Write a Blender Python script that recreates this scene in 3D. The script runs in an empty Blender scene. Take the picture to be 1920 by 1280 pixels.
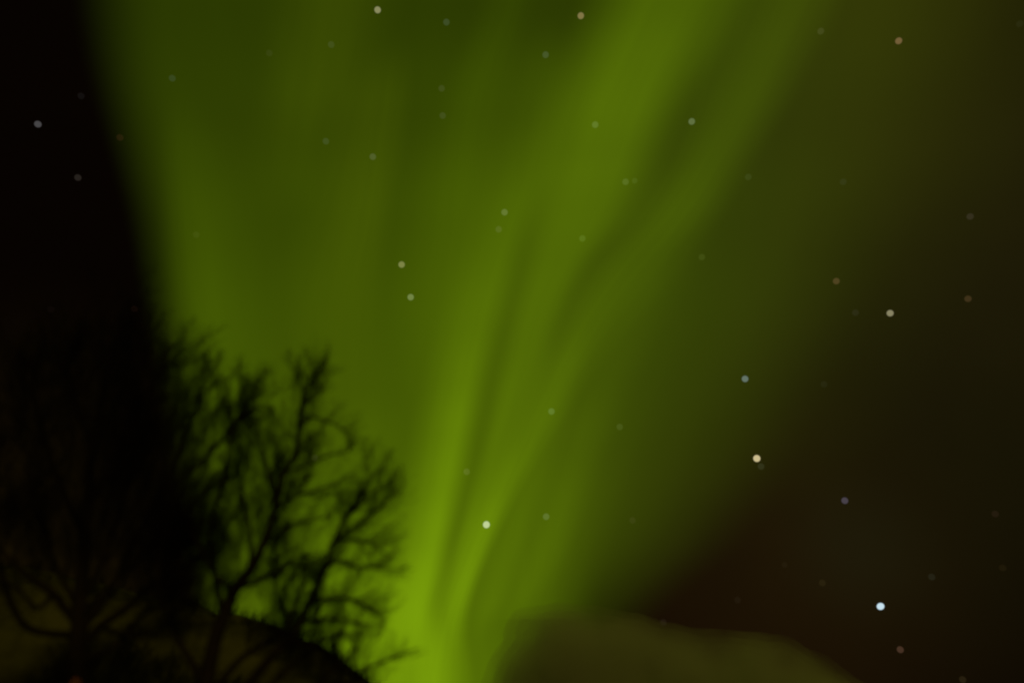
import bpy, math, random
from mathutils import Vector, Matrix, noise as mnoise

random.seed(7)
S = bpy.context.scene
COL = S.collection

# ------------------------------------------------------------------ camera
PITCH = math.radians(29.0)
FPX = 1493.3                      # focal length in pixels of the 1920 px wide photograph
EYE = Vector((0, 0, 1.6))
cd = bpy.data.cameras.new('camera')
cam = bpy.data.objects.new('camera', cd)
COL.objects.link(cam)
cam.location = EYE
cam.rotation_euler = (math.pi / 2 + PITCH, 0, 0)
cd.sensor_width = 36
cd.lens = 36 * FPX / 1920
cd.clip_start = 0.1
cd.clip_end = 200000
cd.dof.use_dof = True             # night shot focused on the sky: the near trees are soft
cd.dof.focus_distance = 2800
cd.dof.aperture_fstop = 0.2
S.camera = cam

# ------------------------------------------------------------------ render look
S.render.engine = 'CYCLES'
S.view_settings.view_transform = 'Standard'
S.view_settings.look = 'None'
S.view_settings.exposure = 0
S.view_settings.gamma = 1
S.cycles.use_denoising = True
S.cycles.transparent_max_bounces = 96
S.cycles.volume_bounces = 1
S.cycles.max_bounces = 4
S.cycles.filter_width = 2.2
S.cycles.use_adaptive_sampling = False
S.cycles.sample_clamp_direct = 1.5
S.cycles.sample_clamp_indirect = 0.5

# ------------------------------------------------------------------ helpers: pixels to world
CP, SP = math.cos(PITCH), math.sin(PITCH)


def ray(px, py):
    x, u = (px - 960) / FPX, (640 - py) / FPX
    return Vector((x, CP - u * SP, SP + u * CP)).normalized()


def at(px, py, Y):
    d = ray(px, py)
    return EYE + d * (Y / d.y)


def lin(c):
    c = c / 255
    return c / 12.92 if c <= 0.04045 else ((c + 0.055) / 1.055) ** 2.4


# ------------------------------------------------------------------ world: night sky
W = bpy.data.worlds.new('World')
S.world = W
W.use_nodes = True
nt = W.node_tree
N, L = nt.nodes, nt.links
N.clear()


def node(tree, kind, **kw):
    n = tree.nodes.new(kind)
    for k, v in kw.items():
        setattr(n, k, v)
    return n


SUN_EL, SUN_ROT = math.radians(14), math.radians(200)
out = node(nt, 'ShaderNodeOutputWorld')
bg = node(nt, 'ShaderNodeBackground')
bg2 = node(nt, 'ShaderNodeBackground')
add = node(nt, 'ShaderNodeAddShader')
sky = node(nt, 'ShaderNodeTexSky', sky_type='NISHITA')
sky.sun_disc = False
sky.sun_elevation = math.radians(-5)
sky.sun_rotation = SUN_ROT
L.new(sky.outputs[0], bg2.inputs[0])
bg2.inputs[1].default_value = 0.0004
tc = node(nt, 'ShaderNodeTexCoord')


def lobe(center, a, b):
    """smooth 0..1 weight: 1 within angle a (deg) of a world direction, 0 beyond b"""
    v = node(nt, 'ShaderNodeVectorMath', operation='DOT_PRODUCT')
    L.new(tc.outputs['Generated'], v.inputs[0])
    v.inputs[1].default_value = Vector(center).normalized()
    m = node(nt, 'ShaderNodeMath', operation='ARCCOSINE')
    L.new(v.outputs['Value'], m.inputs[0])
    r = node(nt, 'ShaderNodeMapRange', interpolation_type='SMOOTHSTEP')
    L.new(m.outputs[0], r.inputs['Value'])
    r.inputs['From Min'].default_value = math.radians(a)
    r.inputs['From Max'].default_value = math.radians(b)
    r.inputs['To Min'].default_value = 1
    r.inputs['To Max'].default_value = 0
    return r.outputs[0]


acc = None
#        direction (x east, y north, z up)   inner outer  colour added
GLOWS = [((0, 0, 1), 179, 180, (0.0018, 0.0008, 0.0003)),
         (ray(1700, 500), 5, 34, (0.0086, 0.0076, 0.0015)),
         (ray(1350, 1080), 2, 20, (0.0050, 0.0022, 0.0004)),
         (ray(1950, -100), 3, 24, (0.0045, 0.0045, 0.0003)),
         (ray(120, 1050), 2, 19, (0.0058, 0.0040, 0.0005)),
         (ray(1610, 1030), 0, 6, (0.0012, 0.0022, 0.0010)),
         (ray(1450, 1500), 2, 26, (0.0022, 0.0010, 0.0003)),
         ((0.2, -1, 0.15), 20, 80, (0.012, 0.010, 0.002))]
for d, a, b, c in GLOWS:
    w = lobe(d, a, b)
    mx = node(nt, 'ShaderNodeVectorMath', operation='SCALE')
    mx.inputs[0].default_value = c
    L.new(w, mx.inputs['Scale'])
    if acc is None:
        acc = mx.outputs[0]
    else:
        s = node(nt, 'ShaderNodeVectorMath', operation='ADD')
        L.new(acc, s.inputs[0])
        L.new(mx.outputs[0], s.inputs[1])
        acc = s.outputs[0]
nz = node(nt, 'ShaderNodeTexNoise')
nz.inputs['Scale'].default_value = 3.5
nz.inputs['Detail'].default_value = 3
L.new(tc.outputs['Generated'], nz.inputs['Vector'])
mr = node(nt, 'ShaderNodeMapRange')
L.new(nz.outputs[0], mr.inputs['Value'])
mr.inputs['From Min'].default_value = 0.3
mr.inputs['From Max'].default_value = 0.7
mr.inputs['To Min'].default_value = 0.85
mr.inputs['To Max'].default_value = 1.15
sc = node(nt, 'ShaderNodeVectorMath', operation='SCALE')
L.new(acc, sc.inputs[0])
L.new(mr.outputs[0], sc.inputs['Scale'])
L.new(sc.outputs[0], bg.inputs[0])
L.new(bg.outputs[0], add.inputs[0])
L.new(bg2.outputs[0], add.inputs[1])
L.new(add.outputs[0], out.inputs[0])

# one weak, low, warm sun lamp: unseen fill added behind the camera for cloud and hill
sl = bpy.data.lights.new('fill_sun', 'SUN')
sl.energy = 0.36
sl.angle = math.radians(0.5)
sl.color = (1.0, 0.80, 0.12)
so = bpy.data.objects.new('fill_sun', sl)
COL.objects.link(so)
so.rotation_euler = (math.pi / 2 - SUN_EL, 0, math.radians(20))

# ------------------------------------------------------------------ helpers: objects, materials


def tag(o, label=None, cat=None, group=None, kind=None):
    if label: o['label'] = label
    if cat: o['category'] = cat
    if group: o['group'] = group
    if kind: o['kind'] = kind
    return o


def empty(name, loc):
    o = bpy.data.objects.new(name, None)
    o.location = loc
    COL.objects.link(o)
    return o


class MB:
    def __init__(self):
        self.v, self.f = [], []

    def tube(self, pts, radii, n=5):
        """tapered tube along a polyline"""
        base = len(self.v)
        prev = None
        for i, p in enumerate(pts):
            t = (pts[min(i + 1, len(pts) - 1)] - pts[max(i - 1, 0)])
            t = t.normalized() if t.length > 1e-9 else Vector((0, 0, 1))
            if prev is None:
                a = t.orthogonal().normalized()
            else:
                a = prev - t * prev.dot(t)
                a = a.normalized() if a.length > 1e-6 else t.orthogonal().normalized()
            prev = a
            b = t.cross(a)
            for k in range(n):
                q = 2 * math.pi * k / n
                self.v.append(p + (a * math.cos(q) + b * math.sin(q)) * radii[i])
        for i in range(len(pts) - 1):
            for k in range(n):
                k2 = (k + 1) % n
                self.f.append((base + i * n + k, base + i * n + k2, base + (i + 1) * n + k2, base + (i + 1) * n + k))
        self.f.append(tuple(base + k for k in reversed(range(n))))
        self.f.append(tuple(base + (len(pts) - 1) * n + k for k in range(n)))

    def build(self, name, mat, parent=None, smooth=True):
        me = bpy.data.meshes.new(name)
        if parent is not None:
            off = parent.matrix_basis.translation
            vs = [tuple(Vector(p) - off) for p in self.v]
        else:
            vs = [tuple(p) for p in self.v]
        me.from_pydata(vs, [], self.f)
        if smooth:
            me.polygons.foreach_set('use_smooth', [True] * len(me.polygons))
        me.materials.append(mat)
        o = bpy.data.objects.new(name, me)
        COL.objects.link(o)
        if parent is not None:
            o.parent = parent
        return o


def pbr(name, color, rough=0.9, var=0.3, scale=6.0, bump=0.0):
    m = bpy.data.materials.new(name)
    m.use_nodes = True
    t = m.node_tree
    b = t.nodes['Principled BSDF']
    b.inputs['Roughness'].default_value = rough
    b.inputs['Specular IOR Level'].default_value = 0.1
    g = node(t, 'ShaderNodeTexCoord')
    z = node(t, 'ShaderNodeTexNoise')
    z.inputs['Scale'].default_value = scale
    z.inputs['Detail'].default_value = 6
    t.links.new(g.outputs['Object'], z.inputs['Vector'])
    r = node(t, 'ShaderNodeValToRGB')
    r.color_ramp.elements[0].position = 0.3
    r.color_ramp.elements[1].position = 0.7
    r.color_ramp.elements[0].color = tuple(c * (1 - var) for c in color) + (1,)
    r.color_ramp.elements[1].color = tuple(min(1, c * (1 + var)) for c in color) + (1,)
    t.links.new(z.outputs[0], r.inputs[0])
    t.links.new(r.outputs[0], b.inputs['Base Color'])
    if bump:
        bp = node(t, 'ShaderNodeBump')
        bp.inputs['Strength'].default_value = bump
        t.links.new(z.outputs[0], bp.inputs['Height'])
        t.links.new(bp.outputs[0], b.inputs['Normal'])
    return m


M_BARK = pbr('bark', (0.022, 0.014, 0.012), 0.95, 0.4, 12, 0.3)
M_TWIG = pbr('twig', (0.014, 0.009, 0.008), 0.95, 0.3, 10)
M_HILL = pbr('hillside', (0.085, 0.082, 0.027), 0.95, 0.8, 0.35, 0.2)
M_GROUND = pbr('ground_soil', (0.05, 0.045, 0.03), 0.95, 0.4, 0.5, 0.2)

# ------------------------------------------------------------------ ground and hill
g = MB()
R = 60000
g.v = [Vector((-R, -R, 0)), Vector((R, -R, 0)), Vector((R, R, 0)), Vector((-R, R, 0))]
g.f = [(0, 1, 2, 3)]
tag(g.build('ground', M_GROUND, smooth=False), 'dark ground below the picture', None, kind='structure')

RIDGE = [(-900, 1120), (-500, 1050), (-200, 1075), (0, 1080), (60, 1066), (130, 1090), (190, 1092), (250, 1115), (340, 1130), (420, 1152),
         (480, 1166), (540, 1184), (610, 1218), (690, 1281), (780, 1352), (900, 1430), (1000, 1464)]
HY = 32.0


def ridge_h(x):
    pts = [at(px, py, HY) for px, py in RIDGE]
    if x <= pts[0].x: return pts[0].z
    for a, b in zip(pts, pts[1:]):
        if x <= b.x:
            k = (x - a.x) / (b.x - a.x)
            return a.z + (b.z - a.z) * k
    return 0.0


h = MB()
xs = [-52 + i * 0.4 for i in range(141)]
ys = [17 + j * 0.6 for j in range(66)]
for y in ys:
    for x in xs:
        t = (y - HY) / (HY - 17) if y < HY else (y - HY) / 23.5
        w = 0.5 + 0.5 * math.cos(math.pi * min(1, abs(t)))
        hz = sum(ridge_h(x + q) for q in (-0.6, -0.3, 0, 0.3, 0.6)) / 5
        z = hz * w + (0.30 * mnoise.noise(Vector((x * 0.6, y * 0.6, 0))) + 0.16 * mnoise.noise(Vector((x * 1.7, y * 1.7, 3))) + 0.08 * mnoise.noise(Vector((x * 4, y * 4, 7)))) * w - 0.15 * (1 - w)
        h.v.append(Vector((x, y, z)))
nx = len(xs)
for j in range(len(ys) - 1):
    for i in range(nx - 1):
        a = j * nx + i
        h.f.append((a, a + 1, a + 1 + nx, a + nx))
tag(h.build('hill', M_HILL), 'dark rounded hillside behind the bare trees', None, kind='structure')

# ------------------------------------------------------------------ aurora
ALT = 3000.0


def aurora_mat(name, ramp, imax, c1, c2, color, streak):
    m = bpy.data.materials.new(name)
    m.use_nodes = True
    m.cycles.emission_sampling = 'NONE'
    t = m.node_tree
    t.nodes.clear()
    K = t.links
    o = node(t, 'ShaderNodeOutputMaterial')
    uv = node(t, 'ShaderNodeUVMap', uv_map='UVMap')
    sp = node(t, 'ShaderNodeSeparateXYZ')
    K.new(uv.outputs[0], sp.inputs[0])

    def ss(src, a, b, lo, hi):
        r = node(t, 'ShaderNodeMapRange', interpolation_type='SMOOTHSTEP')
        K.new(src, r.inputs['Value'])
        r.inputs['From Min'].default_value = a
        r.inputs['From Max'].default_value = b
        r.inputs['To Min'].default_value = lo
        r.inputs['To Max'].default_value = hi
        return r.outputs[0]

    def mul(a, b):
        n = node(t, 'ShaderNodeMath', operation='MULTIPLY')
        K.new(a, n.inputs[0])
        if isinstance(b, float): n.inputs[1].default_value = b
        else: K.new(b, n.inputs[1])
        return n.outputs[0]
    v = mul(ss(sp.outputs['X'], 0, c1, 0, 1), ss(sp.outputs['X'], c2, 1, 1, 0))
    cr = node(t, 'ShaderNodeValToRGB')
    cr.color_ramp.interpolation = 'CARDINAL' if len(ramp) < 3 else 'EASE'
    e = cr.color_ramp.elements
    while len(e) > 1: e.remove(e[-1])
    for i, (pos, val) in enumerate(ramp):
        q = e[0] if i == 0 else e.new(pos)
        q.position = pos
        q.color = (val / imax,) * 3 + (1,)
    K.new(sp.outputs['Y'], cr.inputs[0])
    v = mul(v, cr.outputs[0])
    if streak > 0:          # fine rays along the curtain
        cb = node(t, 'ShaderNodeCombineXYZ')
        K.new(mul(sp.outputs['X'], 7.0), cb.inputs[0])
        K.new(mul(sp.outputs['Y'], 1.6), cb.inputs[1])
        z = node(t, 'ShaderNodeTexNoise')
        z.inputs['Scale'].default_value = 1.6
        z.inputs['Detail'].default_value = 2
        cb.inputs[2].default_value = random.uniform(0, 50)
        K.new(cb.outputs[0], z.inputs['Vector'])
        r = node(t, 'ShaderNodeMapRange')
        K.new(z.outputs[0], r.inputs['Value'])
        r.inputs['From Min'].default_value = 0.25
        r.inputs['From Max'].default_value = 0.75
        r.inputs['To Min'].default_value = 1 - streak
        r.inputs['To Max'].default_value = 1 + streak
        v = mul(v, r.outputs[0])
    v = mul(v, float(imax))
    em = node(t, 'ShaderNodeEmission')
    em.inputs[0].default_value = color + (1,)
    K.new(v, em.inputs[1])
    tr = node(t, 'ShaderNodeBsdfTransparent')
    ad = node(t, 'ShaderNodeAddShader')
    K.new(em.outputs[0], ad.inputs[0])
    K.new(tr.outputs[0], ad.inputs[1])
    K.new(ad.outputs[0], o.inputs['Surface'])
    return m


def cat_rom(rows, y):
    """smooth interpolation of rows [(y, a, b, c, ...)] sorted by y"""
    for i in range(len(rows) - 1):
        if rows[i][0] <= y <= rows[i + 1][0] or i == len(rows) - 2:
            p0, p1, p2, p3 = rows[max(i - 1, 0)], rows[i], rows[i + 1], rows[min(i + 2, len(rows) - 1)]
            t = (y - p1[0]) / (p2[0] - p1[0])
            res = []
            for k in range(1, len(p1)):
                d = p2[0] - p1[0]
                m1 = (p2[k] - p0[k]) / (p2[0] - p0[0]) * d if p2[0] != p0[0] else 0
                m2 = (p3[k] - p1[k]) / (p3[0] - p1[0]) * d if p3[0] != p1[0] else 0
                t2, t3 = t * t, t * t * t
                res.append((2 * t3 - 3 * t2 + 1) * p1[k] + (t3 - 2 * t2 + t) * m1 + (-2 * t3 + 3 * t2) * p2[k] + (t3 - t2) * m2)
            return res


aur = empty('aurora', (0, 12000, 0))
tag(aur, 'green aurora curtains fanning up across the night sky', 'aurora')
GREEN = (0.56, 1.0, 0.008)
VEIL = (0.57, 1.0, 0.008)
WARM = (0.68, 1.0, 0.015)
OLIVE = (0.80, 1.0, 0.02)


def ribbon(name, rows, c1=0.5, c2=0.5, color=GREEN, streak=0.12, lift=0.0, label=None, edges=False):
    """rows: (y, centre x, reach to the left, reach to the right, intensity), or (y, left x, right x, intensity)"""
    if edges:
        rows = [(y, (a + b) / 2, (b - a) / 2, (b - a) / 2, i) for y, a, b, i in rows]
    rows = sorted(rows)
    y0, y1 = rows[0][0], rows[-1][0]
    nv, nu = 70, 14
    me = bpy.data.meshes.new(name)
    vs, fs, uvs = [], [], []
    for j in range(nv + 1):
        y = y0 + (y1 - y0) * j / nv
        cx, l, r, _ = cat_rom(rows, y)
        for i in range(nu + 1):
            u = i / nu
            x = cx - l * (1 - 2 * u) if u < 0.5 else cx + r * (2 * u - 1)
            d = ray(x, y)
            k = min((ALT + lift) / max(d.z, 1e-3), 45000 + lift)
            vs.append(tuple(EYE + d * k - aur.location))
            uvs.append((u, j / nv))
    for j in range(nv):
        for i in range(nu):
            a = j * (nu + 1) + i
            fs.append((a, a + 1, a + nu + 2, a + nu + 1))
    me.from_pydata(vs, [], fs)
    ul = me.uv_layers.new(name='UVMap')
    for p in me.polygons:
        for li, vi in zip(p.loop_indices, p.vertices):
            ul.data[li].uv = uvs[vi]
    imax = max(max(q[4] for q in rows), 1e-4)
    ramp = [((q[0] - y0) / (y1 - y0), q[4]) for q in rows]
    me.materials.append(aurora_mat(name, ramp, imax, c1, c2, color, streak))
    o = bpy.data.objects.new(name, me)
    COL.objects.link(o)
    o.parent = aur
    if label: o['label'] = label
    return o


# the broad veil with its sharp edge towards the black part of the sky
ribbon('veil', [(-350, 110, 1950, .037), (0, 125, 1900, .039), (200, 165, 1830, .047), (400, 222, 1760, .060), (600, 258, 1660, .072),
                (800, 290, 1550, .074), (1000, 320, 1430, .080), (1150, 350, 1260, .082), (1300, 370, 1150, .085), (1380, 380, 1100, .08)],
       c1=0.11, c2=0.55, streak=0.06, lift=900, color=VEIL, label='broad dim green veil with a sharp dark edge', edges=True)
# the glow that fills the middle of the fan
ribbon('glow', [(0, 960, 330, 320, 0), (200, 960, 340, 320, .012), (400, 950, 340, 300, .030), (600, 920, 330, 280, .034), (800, 905, 290, 250, .044), (1000, 890, 250, 230, .050),
                (1150, 880, 240, 260, .058), (1300, 885, 230, 240, .07), (1390, 880, 230, 240, .06)],
       lift=850, color=(0.56, 1.0, 0.008), streak=0.08, label='even green glow between the rays')
# the bright foot and its long streak
ribbon('ray', [(1390, 785, 120, 90, .07), (1280, 783, 120, 80, .09), (1150, 783, 110, 55, .165), (1080, 795, 100, 55, .17), (1000, 812, 95, 50, .145),
               (900, 832, 95, 52, .11), (800, 852, 95, 52, .09), (700, 872, 95, 55, .064), (600, 898, 95, 60, .046),
               (450, 942, 95, 62, .036), (300, 990, 100, 80, .022), (150, 1020, 100, 90, .014), (20, 1040, 80, 50, 0)],
       c1=0.55, c2=0.5, lift=100, streak=0.06, label='brightest yellow green ray rising from the horizon')
ribbon('ray', [(1200, 838, 40, 34, 0), (1100, 862, 40, 36, .022), (1000, 888, 42, 40, .026), (900, 922, 46, 44, .026),
               (800, 952, 52, 50, .028), (700, 982, 58, 60, .034), (600, 1006, 60, 62, .036), (500, 1046, 80, 75, .042), (400, 1098, 135, 130, .054), (300, 1132, 165, 145, .070),
               (200, 1168, 180, 150, .088), (100, 1212, 185, 168, .086), (0, 1258, 190, 182, .074), (-150, 1320, 190, 200, .056), (-350, 1400, 200, 210, .05)],
       lift=0, c1=0.42, c2=0.55, streak=0.05, label='wide bright ray across the upper sky')
ribbon('ray', [(1390, 825, 70, 70, .09), (1280, 830, 70, 70, .10), (1180, 844, 56, 40, .11), (1100, 868, 50, 33, .105), (1000, 909, 54, 34, .085), (900, 955, 56, 42, .056),
               (800, 1004, 58, 56, .040), (700, 1052, 60, 80, .034), (600, 1108, 66, 110, .031), (500, 1180, 90, 130, .032),
               (400, 1266, 105, 110, .042), (300, 1330, 105, 105, .038), (200, 1384, 130, 115, .038), (100, 1428, 160, 125, .035), (0, 1470, 180, 140, .031), (-200, 1560, 110, 140, .022), (-350, 1600, 110, 150, .02)],
       lift=200, label='long curved ray from the horizon to the upper edge, right of a dark gap')
ribbon('ray', [(1390, 660, 270, 190, .19), (1280, 665, 270, 180, .18), (1150, 680, 270, 160, .13), (1000, 680, 250, 130, .065), (850, 690, 180, 120, .018), (720, 690, 150, 100, 0)],
       lift=300, label='bright glow low behind the bare trees', streak=0.05)
ribbon('ray', [(60, 745, 70, 50, 0), (200, 722, 110, 60, .018), (400, 690, 150, 60, .024), (600, 650, 180, 90, .016), (800, 640, 190, 120, .016), (950, 640, 150, 120, 0)],
       lift=400, color=WARM, label='faint wide ray above the trees')
ribbon('ray', [(150, 335, 50, 90, 0), (300, 345, 60, 120, .010), (450, 358, 70, 150, .018), (600, 378, 80, 160, .022), (800, 420, 90, 160, .02), (1000, 460, 90, 150, .01), (1100, 480, 90, 150, 0)],
       lift=500, label='faint ray along the dark edge of the veil')
ribbon('ray', [(-350, 660, 140, 160, .02), (0, 625, 140, 160, .020), (150, 600, 140, 150, .020), (300, 570, 130, 130, .008), (420, 560, 120, 120, 0)],
       lift=600, color=WARM, label='faint ray at the top of the sky')
ribbon('ray', [(-200, 985, 60, 60, .008), (0, 955, 70, 60, .012), (150, 900, 80, 80, .016), (300, 870, 90, 90, .016), (450, 850, 90, 90, .014), (600, 830, 90, 80, .012), (760, 800, 80, 60, 0)],
       lift=700, label='faint narrow ray between two dark bands')
ribbon('ray', [(1160, 1000, 90, 110, .02), (1050, 1030, 90, 130, .024), (950, 1050, 80, 150, .018), (820, 1080, 80, 170, .008), (700, 1120, 80, 170, 0)],
       lift=800, label='dim glow above the cloud')
ribbon('ray', [(-350, 1750, 330, 450, .018), (0, 1660, 320, 450, .018), (250, 1620, 320, 420, .014), (500, 1530, 300, 380, .010), (800, 1420, 280, 330, .006), (1000, 1350, 260, 300, 0)],
       lift=1100, color=OLIVE, label='very faint olive glow at the outer edge', streak=0.05)

# ------------------------------------------------------------------ stars
ribbon('ray', [(1200, 885, 30, 35, 0), (1120, 925, 36, 40, .018), (1020, 958, 40, 42, .024), (920, 992, 44, 48, .020), (820, 1024, 46, 50, .014), (700, 1062, 46, 50, .008), (600, 1095, 40, 50, 0)],
       lift=1000, streak=0.05, label='thin ray beside the wide bright ray, low over the cloud')
ribbon('ray', [(1180, 812, 18, 22, 0), (1110, 832, 20, 24, .014), (1020, 862, 22, 26, .020), (930, 893, 24, 28, .018), (840, 922, 26, 30, .012), (740, 948, 28, 32, .008), (640, 968, 28, 32, 0)],
       lift=950, streak=0.05, label='thin faint ray inside the dark lane beside the brightest ray')
ribbon('ray', [(1180, 945, 36, 40, 0), (1100, 990, 42, 48, .014), (980, 1040, 48, 60, .018), (850, 1085, 50, 66, .014), (700, 1140, 56, 80, .010), (560, 1215, 60, 80, .008), (450, 1290, 60, 80, 0)],
       lift=1050, streak=0.05, label='outermost thin ray over the cloud')
STAR_R = 2800.0
# px, py, size, shown colour (sRGB), colour of the sky behind, label
STARS = [
 (708, 19, 7, (150, 148, 92), (58, 68, 0), 'cream star at the upper edge above the faint ray'),
 (837, 42, 7, (72, 88, 45), (52, 62, 0), 'dim grey green star right of the cream star at the upper edge'),
 (1089, 30, 7, (138, 118, 62), (44, 52, 0), 'tan star in the dark gap beside the widest bright ray'),
 (1023, 103, 7, (76, 92, 48), (50, 62, 0), 'dim star below and left of the tan star'),
 (621, 84, 7, (70, 82, 28), (55, 66, 0), 'barely visible star below and left of the cream upper star'),
 (1685, 77, 7, (122, 92, 48), (42, 42, 4), 'brown star alone in the upper right sky'),
 (1539, 59, 7, (72, 78, 24), (50, 58, 0), 'faint olive star between the green ray and the brown star'),
 (323, 147, 7, (58, 78, 36), (44, 60, 0), 'faint green star inside the veil near its dark edge'),
 (505, 100, 7, (58, 68, 14), (48, 60, 0), 'barely visible star at the upper part of the veil'),
 (71, 233, 7, (88, 86, 88), (4, 1, 0), 'grey star in the black sky beyond the aurora'),
 (146, 333, 7, (46, 40, 34), (4, 1, 0), 'dim grey star below the grey star in the black sky'),
 (152, 180, 7, (20, 18, 18), (4, 1, 0), 'barely visible star above the black sky pair'),
 (225, 258, 7, (48, 36, 6), (22, 26, 0), 'faint reddish star on the dark edge of the veil'),
 (828, 166, 7, (76, 86, 26), (60, 72, 0), 'upper of two faint stars in the dark band'),
 (830, 217, 7, (78, 88, 30), (62, 74, 0), 'lower of two faint stars in the dark band'),
 (611, 265, 7, (74, 92, 34), (60, 76, 0), 'faint star left of the dark band'),
 (699, 294, 7, (92, 106, 48), (64, 80, 0), 'dim pale star at the left of the dark band bend'),
 (1116, 234, 7, (102, 132, 40), (74, 102, 0), 'dim green star inside the wide bright ray'),
 (1297, 228, 7, (102, 124, 62), (60, 80, 0), 'pale green star in the narrow gap between two rays'),
 (1173, 341, 7, (96, 122, 28), (74, 98, 0), 'faint star where the wide ray begins to bend'),
 (1190, 339, 6, (84, 110, 12), (72, 96, 0), 'barely visible companion star at the wide ray bend'),
 (946, 398, 7, (110, 130, 52), (70, 92, 0), 'pale yellow star on the long middle ray'),
 (935, 430, 7, (90, 106, 28), (70, 92, 0), 'faint star just under the pale yellow star'),
 (1092, 447, 7, (96, 126, 14), (78, 104, 0), 'faint green star above the dark notch'),
 (1403, 332, 7, (66, 84, 16), (54, 70, 0), 'barely visible star right of the soft ray'),
 (1581, 341, 7, (46, 54, 20), (36, 42, 2), 'barely visible star in the olive outer glow'),
 (753, 496, 7, (132, 138, 62), (62, 80, 0), 'cream star, upper of the bright pair above the trees'),
 (770, 557, 7, (118, 138, 64), (64, 84, 0), 'pale green star, lower of the bright pair above the trees'),
 (1819, 406, 7, (58, 50, 34), (30, 25, 5), 'dim grey brown star near the right edge'),
 (1568, 527, 7, (94, 72, 30), (34, 36, 4), 'brown star left of the cream grey star'),
 (1604, 586, 7, (44, 44, 22), (31, 31, 5), 'barely visible star beside the cream grey star'),
 (1669, 587, 7, (146, 140, 98), (30, 27, 5), 'cream grey star in the dark right half of the sky'),
 (1815, 560, 7, (76, 56, 22), (29, 24, 5), 'dark brown star right of the cream grey star'),
 (1397, 710, 7, (100, 120, 108), (40, 46, 2), 'blue grey star at the dark edge of the aurora'),
 (1545, 720, 7, (40, 42, 16), (32, 32, 5), 'barely visible star right of the blue grey star'),
 (1034, 771, 7, (96, 126, 42), (68, 90, 0), 'dim green star right of the middle rays'),
 (1162, 800, 7, (78, 98, 18), (60, 78, 0), 'barely visible star in the dim green right of the rays'),
 (1419, 859, 7.5, (220, 200, 136), (34, 34, 4), 'bright warm cream star, brightest above the cloud'),
 (1427, 874, 7, (54, 58, 28), (34, 34, 4), 'faint green companion just below the bright warm star'),
 (875, 884, 7, (98, 116, 26), (74, 98, 0), 'faint star in the dark gap between the lower rays'),
 (590, 858, 7, (92, 106, 34), (60, 80, 0), 'faint star seen through the middle tree'),
 (912, 983, 7.5, (194, 210, 152), (82, 112, 0), 'bright pale star on the lower second ray'),
 (1024, 968, 7, (98, 120, 48), (66, 86, 0), 'dim star right of the bright pale star'),
 (1584, 938, 7, (86, 76, 92), (30, 22, 6), 'purple grey star in the reddish dark sky'),
 (1651, 1136, 8, (205, 240, 255), (22, 21, 6), 'brilliant blue white star, brightest of all'),
 (1747, 1081, 7, (36, 38, 24), (20, 19, 5), 'faint grey star above the brilliant blue white star'),
 (1688, 1217, 7, (86, 58, 38), (20, 18, 5), 'brown star below the brilliant blue white star'),
 (1805, 1273, 7, (46, 38, 16), (18, 17, 5), 'faint brown star at the bottom edge'),
 (1542, 1092, 7, (44, 36, 10), (28, 22, 5), 'barely visible brown star left of the brilliant star'),
 (1471, 1058, 6, (36, 28, 10), (28, 20, 4), 'barely visible star in the reddish patch'),
 (1383, 1124, 7, (36, 28, 12), (28, 20, 4), 'barely visible star above the middle of the cloud'),
 (1866, 963, 7, (42, 30, 16), (24, 20, 5), 'faint brown star low at the right edge'),
 (1880, 1064, 7, (34, 28, 8), (20, 18, 5), 'barely visible star below the faint brown one at the right edge'),
 (1244, 1166, 7, (46, 38, 18), (34, 27, 5), 'barely visible star just over the cloud top'),
 (252, 579, 7, (42, 26, 10), (14, 12, 1), 'faint brown star just over the tallest tree'),
 (95, 580, 7, (18, 9, 8), (5, 1, 0), 'barely visible star left over the tallest tree'),
 (208, 879, 7, (32, 30, 24), (8, 5, 1), 'faint grey star shining through the tallest tree'),
 (1316, 482, 7, (74, 92, 6), (58, 74, 0), 'barely visible star where the soft ray fades'),
 (1186, 975, 7, (62, 68, 12), (50, 60, 0), 'barely visible star above the bright end of the cloud'),
 (368, 440, 7, (62, 80, 6), (50, 70, 0), 'barely visible star at the left part of the veil'),
 (1912, 45, 7, (46, 44, 14), (38, 34, 4), 'barely visible star in the upper right corner'),
]
star_mats = {}


def star_mat(c):
    m = bpy.data.materials.new('starlight')
    m.use_nodes = True
    m.cycles.emission_sampling = 'NONE'
    t = m.node_tree
    t.nodes.clear()
    o = node(t, 'ShaderNodeOutputMaterial')
    em = node(t, 'ShaderNodeEmission')
    em.inputs[0].default_value = tuple(c) + (1,)
    lw = node(t, 'ShaderNodeLayerWeight')
    lr = node(t, 'ShaderNodeMapRange', interpolation_type='SMOOTHSTEP')
    t.links.new(lw.outputs['Facing'], lr.inputs['Value'])
    lr.inputs['From Min'].default_value = 0.35
    lr.inputs['From Max'].default_value = 1.0
    lr.inputs['To Min'].default_value = 0.5    # the light of the near and the far half add up
    lr.inputs['To Max'].default_value = 0.05
    t.links.new(lr.outputs[0], em.inputs[1])
    tr = node(t, 'ShaderNodeBsdfTransparent')
    ad = node(t, 'ShaderNodeAddShader')
    t.links.new(em.outputs[0], ad.inputs[0])
    t.links.new(tr.outputs[0], ad.inputs[1])
    t.links.new(ad.outputs[0], o.inputs[0])
    return m


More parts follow.
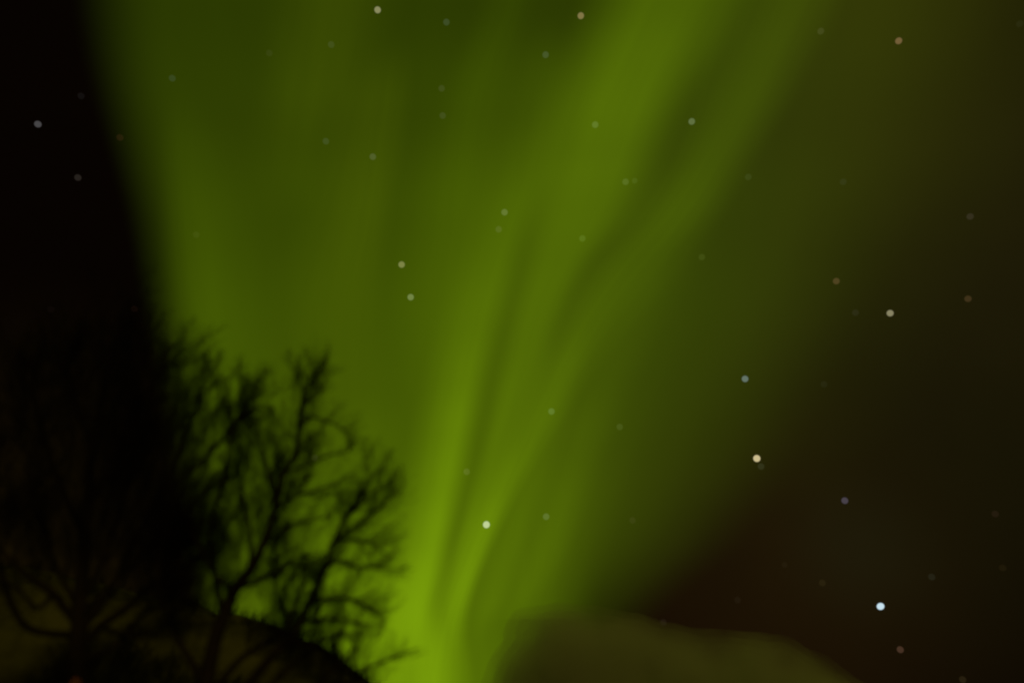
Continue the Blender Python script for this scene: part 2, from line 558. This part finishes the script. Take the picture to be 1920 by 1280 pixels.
def sphere(name, rad, mat, seg=24, rings=14):
    b = MB()
    b.v.append(Vector((0, 0, rad)))
    for j in range(1, rings):
        th = math.pi * j / rings
        for i in range(seg):
            ph = 2 * math.pi * i / seg
            b.v.append(Vector((rad * math.sin(th) * math.cos(ph), rad * math.sin(th) * math.sin(ph), rad * math.cos(th))))
    b.v.append(Vector((0, 0, -rad)))
    for i in range(seg):
        b.f.append((0, 1 + i, 1 + (i + 1) % seg))
    for j in range(rings - 2):
        for i in range(seg):
            a, c = 1 + j * seg + i, 1 + j * seg + (i + 1) % seg
            b.f.append((a, a + seg, c + seg, c))
    last = len(b.v) - 1
    for i in range(seg):
        b.f.append((last, last - seg + (i + 1) % seg, last - seg + i))
    return b.build(name, mat)


for px, py, rp, c, b, lab in STARS:
    em = tuple(max(0.0, lin(p) - lin(q)) for p, q in zip(c, b))
    k = 0.62 if max(em) < 0.12 else 0.88
    rp0, rp = rp, rp * 0.9
    mean = sum(em) / 3
    em = tuple(k * (0.8 * q + 0.2 * mean) for q in em)
    d = ray(px, py)
    # angular size of one pixel shrinks away from the picture's centre
    cosv = d.dot(Vector((0, CP, SP)))
    o = sphere('star', rp / FPX * STAR_R * cosv, star_mat(em))
    o.location = EYE + d * STAR_R
    if rp0 == 8:
        o.scale = (1.0, 1.0, 0.86)
        o.rotation_euler = (0.3, math.radians(-38), 0)
    tag(o, lab, 'star', 'stars in the night sky')

# ------------------------------------------------------------------ cloud
CLY = 1900.0
TOP = [(850, 1215), (900, 1196), (935, 1180), (980, 1166), (1040, 1154), (1110, 1158), (1190, 1166), (1250, 1190), (1310, 1206),
       (1390, 1208), (1450, 1214), (1510, 1242), (1560, 1282), (1620, 1350), (1700, 1430)]


def top_y(px):
    for a, b in zip(TOP, TOP[1:]):
        if px <= b[0]:
            k = (px - a[0]) / (b[0] - a[0])
            k = k * k * (3 - 2 * k)
            return a[1] + (b[1] - a[1]) * k
    return TOP[-1][1]


NS, NR = 64, 28


def cloud_shell(grow_px, depth):
    notch_z = at(920, 1207, CLY).z
    cl = MB()
    x0, x1 = 905 - grow_px * 1.3, 1600 + grow_px * 1.4
    for i in range(NS + 1):
        u = i / NS
        px = x0 + (x1 - x0) * u
        mid = min(max(px, 900), 1600)
        ty = top_y(mid) - grow_px
        end = min(1, 0.04 + math.sqrt(min(1, (px - x0) / 85)))
        zb = at(px, 1500, CLY).z
        zt = at(px, ty, CLY).z
        X = at(px, 1250, CLY).x
        zt = zb + (zt - zb) * (0.25 + 0.75 * end)
        zc, rz = (zt + zb) / 2, max(0.5, (zt - zb) / 2)
        ry = depth * end
        for k in range(NR):
            q = 2 * math.pi * k / NR
            p = Vector((X, CLY + math.cos(q) * ry, zc + math.sin(q) * rz))
            w = 0.13 * mnoise.noise(p * 0.006) + 0.05 * mnoise.noise(p * 0.02) + 0.03 * mnoise.noise(p * 0.05)
            p.z = zc + (p.z - zc) * (1 + w * 0.5)
            p.x += 45 * w * end
            p.x += 40 * math.exp(-((p.z - notch_z) / 16) ** 2) * math.exp(-((px - x0) / 60) ** 2)
            p.y = CLY + (p.y - CLY) * (1 + w)
            cl.v.append(p)
    for i in range(NS):
        for k in range(NR):
            k2 = (k + 1) % NR
            cl.f.append((i * NR + k, i * NR + k2, (i + 1) * NR + k2, (i + 1) * NR + k))
    cl.f.append(tuple(reversed(range(NR))))
    cl.f.append(tuple(NS * NR + k for k in range(NR)))
    return cl


mc = bpy.data.materials.new('cloud_vapour')
mc.use_nodes = True
t = mc.node_tree
t.nodes.clear()
o = node(t, 'ShaderNodeOutputMaterial')
pv = node(t, 'ShaderNodeVolumePrincipled')
pv.inputs['Color'].default_value = (0.84, 0.88, 0.75, 1)
tcn = node(t, 'ShaderNodeTexCoord')
nz = node(t, 'ShaderNodeTexNoise')
nz.inputs['Scale'].default_value = 0.009
nz.inputs['Detail'].default_value = 3
t.links.new(tcn.outputs['Object'], nz.inputs['Vector'])
mr = node(t, 'ShaderNodeMapRange', interpolation_type='SMOOTHSTEP')
t.links.new(nz.outputs[0], mr.inputs['Value'])
mr.inputs['From Min'].default_value = 0.32
mr.inputs['From Max'].default_value = 0.62
mr.inputs['To Min'].default_value = 0.0006
mr.inputs['To Max'].default_value = 0.0024
t.links.new(mr.outputs[0], pv.inputs['Density'])
t.links.new(pv.outputs[0], o.inputs['Volume'])
cloud = empty('cloud', at(1240, 1400, CLY))
for gp, dp in ((-62, 200), (-46, 210), (-32, 220), (-18, 230), (-6, 240), (6, 250), (20, 260)):     # vapour thins out towards the rim
    cloud_shell(gp, dp).build('vapour_layer', mc, cloud)
tag(cloud, 'low dim olive cloud with soft edges below the bright warm star', 'cloud')

# ------------------------------------------------------------------ bare trees
PXM = FPX / 13.0


def resample(pts, step):
    res = [pts[0]]
    P = [pts[0]] + pts + [pts[-1]]
    for i in range(1, len(P) - 2):
        p0, p1, p2, p3 = P[i - 1], P[i], P[i + 1], P[i + 2]
        n = max(2, int((p2[0] - p1[0]).length / step))
        for k in range(1, n + 1):
            t = k / n
            q = 0.5 * ((2 * p1[0]) + (-p0[0] + p2[0]) * t + (2 * p0[0] - 5 * p1[0] + 4 * p2[0] - p3[0]) * t * t + (-p0[0] + 3 * p1[0] - 3 * p2[0] + p3[0]) * t ** 3)
            res.append((q, p1[1] + (p2[1] - p1[1]) * t))
    return res


def grow(mb, p, d, length, r, level, up):
    """a branch and its ever finer side twigs"""
    seg = 6 if level > 1 else (4 if level else 3)
    pts, rad = [p.copy()], [r]
    d = d.normalized()
    q = p.copy()
    for i in range(seg):
        d = (d + Vector((random.gauss(0, .085), random.gauss(0, .085), random.gauss(0, .07) + up * 0.12))).normalized()
        q = q + d * (length / seg)
        pts.append(q.copy())
        rad.append(max(0.0011, r * (1 - 0.8 * (i + 1) / seg)))
    mb.tube(pts, rad, 4 if level > 1 else 3)
    if level == 0:
        return
    n = {3: 8, 2: 7, 1: 4}[level]
    for k in range(n):
        t = 0.12 + 0.86 * (k + random.random()) / n
        i = min(int(t * seg), seg - 1)
        b = pts[i].lerp(pts[i + 1], t * seg - i)
        td = (pts[i + 1] - pts[i]).normalized()
        ax = td.orthogonal().normalized()
        ax.rotate(Matrix.Rotation(random.uniform(0, 2 * math.pi), 3, td))
        nd = td.copy()
        nd.rotate(Matrix.Rotation(math.radians(random.uniform(20, 44)), 3, ax))
        nd.z += up * 0.22
        grow(mb, b, nd, length * random.uniform(0.32, 0.62) * (1.15 - 0.5 * t), max(0.0016, rad[i] * 0.5), level - 1, up)


def tree(name, label, base, Y, stems, group):
    """stems: (kind, [(px, py, r_px), ...], depth drift, twig count per metre, twig length, levels, start)"""
    root = empty(name, base)
    tag(root, label, 'tree', group)
    crown = MB()
    for kind, path, drift, dens, tl, lev, start in stems:
        ctrl = []
        n = len(path)
        for i, (px, py, rp) in enumerate(path):
            ctrl.append((at(px, py, Y + drift * (i / max(1, n - 1)) ** 1.2), rp / PXM))
        if kind == 'trunk':
            ctrl[0] = (Vector((base[0], base[1], -0.1)), ctrl[0][1])
        pts = resample(ctrl, 0.12)
        # small crookedness
        for i in range(1, len(pts) - 1):
            w = 0.02
            p = pts[i][0]
            pts[i] = (p + Vector((mnoise.noise(p * 2.3) * w, mnoise.noise(p * 2.3 + Vector((9, 0, 0))) * w, 0)), pts[i][1])
        mb = MB()
        mb.tube([p for p, _ in pts], [max(r, 0.004) for _, r in pts], 10 if kind == 'trunk' else 8)
        mb.build(kind, M_BARK, root)
        length = sum((pts[i + 1][0] - pts[i][0]).length for i in range(len(pts) - 1))
        for _ in range(int(length * dens * 1.75)):
            t = random.uniform(start, 0.94)
            i = min(int(t * (len(pts) - 1)), len(pts) - 2)
            p = pts[i][0].lerp(pts[i + 1][0], random.random())
            td = (pts[i + 1][0] - pts[i][0]).normalized()
            ax = td.orthogonal().normalized()
            ax.rotate(Matrix.Rotation(random.uniform(0, 2 * math.pi), 3, td))
            nd = td.copy()
            nd.rotate(Matrix.Rotation(math.radians(random.uniform(25, 60)), 3, ax))
            grow(crown, p, nd, tl * random.uniform(0.9, 2.1) * (1.15 - 0.6 * t), max(0.003, min(0.0075, pts[i][1] * 0.34)), lev, 0.8)
    crown.build('crown', M_TWIG, root)
    return root


G = 'bare trees against the aurora'
b1 = at(140, 1400, 13.0); b1.z = 0
tree('bare_tree', 'tallest and darkest bare tree, its dense crown against the black sky', b1, 13.0, [
    ('trunk', [(140, 1700, 22), (139, 1380, 19), (143, 1280, 17), (147, 1180, 15), (155, 1060, 12), (165, 920, 10), (185, 780, 7), (205, 670, 4), (214, 612, 2)], 0.0, 5, 1.5, 3, 0.4),
    ('limb', [(148, 1215, 9), (190, 1172, 8), (235, 1140, 7), (290, 1090, 6), (340, 1030, 4), (385, 975, 2)], -0.8, 7, 0.8, 3, 0.3),
    ('limb', [(152, 1180, 9), (215, 1090, 8), (260, 1000, 7), (300, 930, 6), (338, 840, 4), (372, 752, 3), (396, 695, 1.5)], 0.5, 6, 0.8, 3, 0.3),
    ('limb', [(300, 930, 5), (385, 860, 4), (440, 790, 3), (466, 748, 2), (480, 722, 1.2)], 0.8, 7, 0.7, 3, 0.15),
    ('limb', [(163, 950, 8), (220, 850, 6), (275, 745, 4), (305, 690, 3), (322, 640, 1.5)], -0.6, 6, 0.8, 3, 0.15),
    ('limb', [(143, 1165, 8), (100, 1112, 7), (60, 1085, 6), (20, 1050, 5), (-40, 980, 3), (-80, 880, 1.5)], -0.5, 5, 1.1, 3, 0.4),
    ('limb', [(142, 1190, 7), (60, 1180, 6), (25, 1140, 6), (2, 1070, 5), (-25, 950, 3), (-20, 840, 1.5)], 0.7, 4, 1.1, 3, 0.45),
    ('limb', [(160, 1010, 7), (110, 900, 6), (72, 780, 4), (58, 680, 1.5)], 0.6, 6, 1.1, 3, 0.2),
    ('limb', [(178, 840, 5), (140, 750, 4), (120, 650, 1.5)], -0.7, 7, 0.9, 3, 0.2),
    ('limb', [(178, 830, 5), (225, 740, 4), (256, 660, 3), (264, 625, 1.5)], 0.9, 7, 0.7, 3, 0.2),
    ('limb', [(150, 1140, 6), (205, 1020, 5), (240, 900, 4), (262, 800, 2.5), (290, 720, 1.2)], 1.2, 6, 0.8, 3, 0.3),
    ('limb', [(150, 1150, 6), (230, 1080, 5), (300, 1010, 4), (350, 960, 3), (392, 905, 1.2)], -0.3, 7, 0.7, 3, 0.25),
    ('limb', [(260, 1110, 5), (320, 1075, 4), (372, 1040, 3), (408, 1010, 1.2)], 0.9, 9, 0.6, 3, 0.1),
    ('limb', [(200, 1180, 5), (262, 1190, 4), (318, 1165, 3), (360, 1110, 1.2)], -0.9, 7, 0.6, 3, 0.1),
    ('limb', [(140, 1130, 5), (105, 1060, 4), (85, 990, 3), (40, 930, 1.2)], -1.0, 7, 0.7, 3, 0.1),
    ('limb', [(100, 1112, 5), (72, 1140, 4), (30, 1100, 3), (-10, 1090, 1.2)], 0.3, 7, 0.5, 2, 0.1),
    ('limb', [(146, 1235, 6), (210, 1215, 5), (270, 1150, 4), (320, 1120, 3), (372, 1050, 1.5)], 0.4, 5, 0.6, 2, 0.3),
], G)
b2 = at(372, 1420, 12.4); b2.z = 0
tree('bare_tree', 'middle bare tree with a thick leaning trunk and tall narrow top', b2, 12.4, [
    ('trunk', [(340, 1720, 17), (370, 1420, 14), (387, 1280, 13), (402, 1200, 12), (418, 1158, 11.5), (439, 1108, 11), (468, 1072, 9), (489, 1028, 7.5), (516, 953, 6), (530, 892, 5.5), (553, 850, 5),
               (560, 805, 4.5), (565, 759, 4), (569, 735, 3), (571, 714, 2), (567, 692, 1)], 0.0, 5, 0.65, 3, 0.45),
    ('limb', [(416, 1160, 6), (401, 1060, 5), (396, 980, 4), (420, 890, 3), (432, 820, 2.5), (458, 755, 1.2)], 0.6, 5, 0.65, 3, 0.2),
    ('limb', [(517, 945, 4), (505, 890, 3.5), (491, 840, 2.5), (484, 780, 1.2)], -0.5, 7, 0.5, 3, 0.1),
    ('limb', [(561, 802, 3.5), (584, 782, 3), (618, 792, 2), (645, 806, 1.2), (658, 838, .8)], 0.3, 7, 0.3, 2, 0.1),
    ('limb', [(533, 885, 4), (575, 872, 3), (618, 852, 2.5), (654, 844, 2), (658, 822, 1)], -0.4, 8, 0.35, 2, 0.1),
    ('limb', [(517, 952, 4), (565, 925, 3), (605, 915, 2), (640, 898, 1)], 0.5, 10, 0.4, 2, 0.1),
    ('limb', [(570, 735, 3), (592, 715, 2.5), (602, 698, 2), (610, 686, 1)], -0.3, 9, 0.35, 2, 0.1),
    ('limb', [(490, 1026, 4), (540, 985, 3), (590, 975, 2), (620, 965, 1)], 0.6, 9, 0.45, 2, 0.1),
    ('limb', [(440, 1106, 5), (405, 1080, 4), (372, 1020, 3), (352, 960, 1.5)], -0.6, 7, 0.6, 3, 0.2),
    ('limb', [(468, 1072, 5), (470, 1000, 4), (455, 930, 3), (462, 860, 1.5)], 0.7, 6, 0.6, 3, 0.2),
    ('limb', [(386, 1290, 7), (335, 1200, 5), (302, 1120, 4), (296, 1050, 3), (310, 980, 1.5)], -0.4, 6, 0.7, 3, 0.2),
    ('limb', [(439, 1108, 5), (500, 1080, 4), (545, 1060, 3), (590, 1062, 1.5)], 0.5, 9, 0.5, 2, 0.15),
], G)
b3 = at(430, 1420, 13.4); b3.z = 0
tree('bare_tree', 'smallest bare tree, slender and leaning towards the bright rays', b3, 13.4, [
    ('trunk', [(330, 1720, 13), (425, 1340, 11), (468, 1280, 9), (519, 1220, 8), (548, 1194, 7), (578, 1131, 6), (608, 1069, 5.5), (629, 1010, 5), (646, 968, 4), (676, 928, 3), (700, 892, 2), (712, 876, 1)], 0.0, 4, 0.6, 3, 0.5),
    ('limb', [(390, 1310, 8), (450, 1235, 6), (505, 1202, 5), (535, 1180, 4), (560, 1110, 3), (575, 1060, 1.5)], -0.3, 7, 0.5, 3, 0.3),
    ('limb', [(578, 1131, 4), (608, 1122, 3.5), (652, 1122, 3), (697, 1143, 2.5), (720, 1162, 2), (709, 1197, 1)], 0.4, 13, 0.38, 2, 0.1),
    ('limb', [(612, 1062, 3.5), (640, 1050, 3), (667, 1062, 2.5), (705, 1064, 2), (745, 1066, 1)], -0.4, 13, 0.35, 2, 0.1),
    ('limb', [(625, 1020, 3), (660, 1010, 2.5), (700, 1020, 2), (730, 1042, 1)], -0.7, 12, 0.35, 2, 0.1),
    ('limb', [(630, 1008, 3.5), (680, 980, 2.5), (714, 948, 2), (736, 918, 1)], 0.5, 13, 0.48, 2, 0.1),
    ('limb', [(646, 968, 3), (695, 930, 2.2), (722, 908, 1.5), (732, 896, .8)], -0.5, 11, 0.48, 2, 0.1),
    ('limb', [(563, 1165, 4), (610, 1160, 3), (660, 1165, 2), (690, 1170, 1)], 0.3, 13, 0.4, 2, 0.1),
    ('limb', [(548, 1194, 4), (520, 1120, 3), (512, 1060, 2), (520, 1010, 1)], 0.6, 8, 0.5, 3, 0.1),
    ('limb', [(540, 1205, 4), (590, 1205, 3), (640, 1190, 2), (672, 1200, 1)], 0.5, 12, 0.4, 2, 0.1),
    ('limb', [(470, 1282, 5), (560, 1310, 4.5), (640, 1285, 4), (690, 1252, 3), (750, 1226, 2), (786, 1215, 1)], -0.5, 10, 0.35, 2, 0.3),
    ('limb', [(430, 1335, 6), (500, 1290, 5), (560, 1235, 4), (600, 1200, 3), (632, 1150, 1.2)], 0.4, 7, 0.5, 3, 0.3),
    ('limb', [(500, 1330, 5), (580, 1300, 4), (640, 1240, 3), (672, 1215, 1.2)], -0.3, 7, 0.4, 3, 0.3),
], G)

# low dark shrubs at the foot of the trees
shrub = empty('shrub', (at(60, 1420, 11.0).x, 11.0, 0))
tag(shrub, 'low dark leafless shrub at the foot of the tallest tree', 'shrub')
sm = MB()
for i in range(46):
    px = random.uniform(-90, 300)
    top = at(px, random.uniform(1225, 1300), 11.0 + random.uniform(-.5, .5))
    base = Vector((shrub.location.x + (top.x - shrub.location.x) * 0.75, 11.0 + random.uniform(-.3, .3), 0))
    grow(sm, base, top - base, (top - base).length * 0.9, 0.011, 3, 0.4)
sm.build('stems', M_TWIG, shrub)

# scrub breaking the outline of the hill
random.seed(23)
sc_ = MB()
for i in range(260):
    px = random.uniform(-80, 780) if i % 3 else random.uniform(400, 720)
    yy = HY + random.uniform(-2.5, 1.5)
    xx = at(px, 1200, yy).x
    zz = ridge_h(xx) * (0.5 + 0.5 * math.cos(math.pi * min(1, abs(yy - HY) / (15 if yy < HY else 23.5)))) - 0.1
    for k in range(3):
        grow(sc_, Vector((xx + random.uniform(-.1, .1), yy, zz)), Vector((random.gauss(0, .35), random.gauss(0, .35), 1)), random.uniform(.25, .65) * (1.3 if i % 7 == 0 else .8), .008, 2, 0.5)
tag(sc_.build('scrub', M_TWIG), 'low bare scrub along the edge of the dark hillside', kind='stuff')

# small orange lamp post beside the tallest tree, just reaching into the picture
lp = at(141, 1283, 12.2)
lamp = empty('lamp_post', (lp.x, lp.y, 0))
tag(lamp, 'small orange lamp glowing at the foot of the tallest tree', 'lamp')
pm = MB()
pm.tube([Vector((lp.x, lp.y, 0)), Vector((lp.x, lp.y, lp.z - 0.12))], [0.03, 0.022], 10)
pm.build('pole', M_BARK, lamp)
hm = MB()
hm.tube([Vector((lp.x, lp.y, lp.z - 0.13)), Vector((lp.x, lp.y, lp.z - 0.10)), Vector((lp.x, lp.y, lp.z - 0.085))], [0.03, 0.085, 0.085], 12)
hm.build('lamp_base', M_BARK, lamp)
ml = bpy.data.materials.new('lamp_glow')
ml.use_nodes = True
pb = ml.node_tree.nodes['Principled BSDF']
pb.inputs['Base Color'].default_value = (0.6, 0.2, 0.05, 1)
pb.inputs['Emission Color'].default_value = (1.0, 0.26, 0.03, 1)
pb.inputs['Emission Strength'].default_value = 0.04
gm = MB()
gm.tube([Vector((lp.x, lp.y, lp.z - 0.084)), Vector((lp.x, lp.y, lp.z - 0.02)), Vector((lp.x, lp.y, lp.z + 0.05)), Vector((lp.x, lp.y, lp.z + 0.085))], [0.05, 0.07, 0.06, 0.02], 14)
gm.build('globe', ml, lamp)
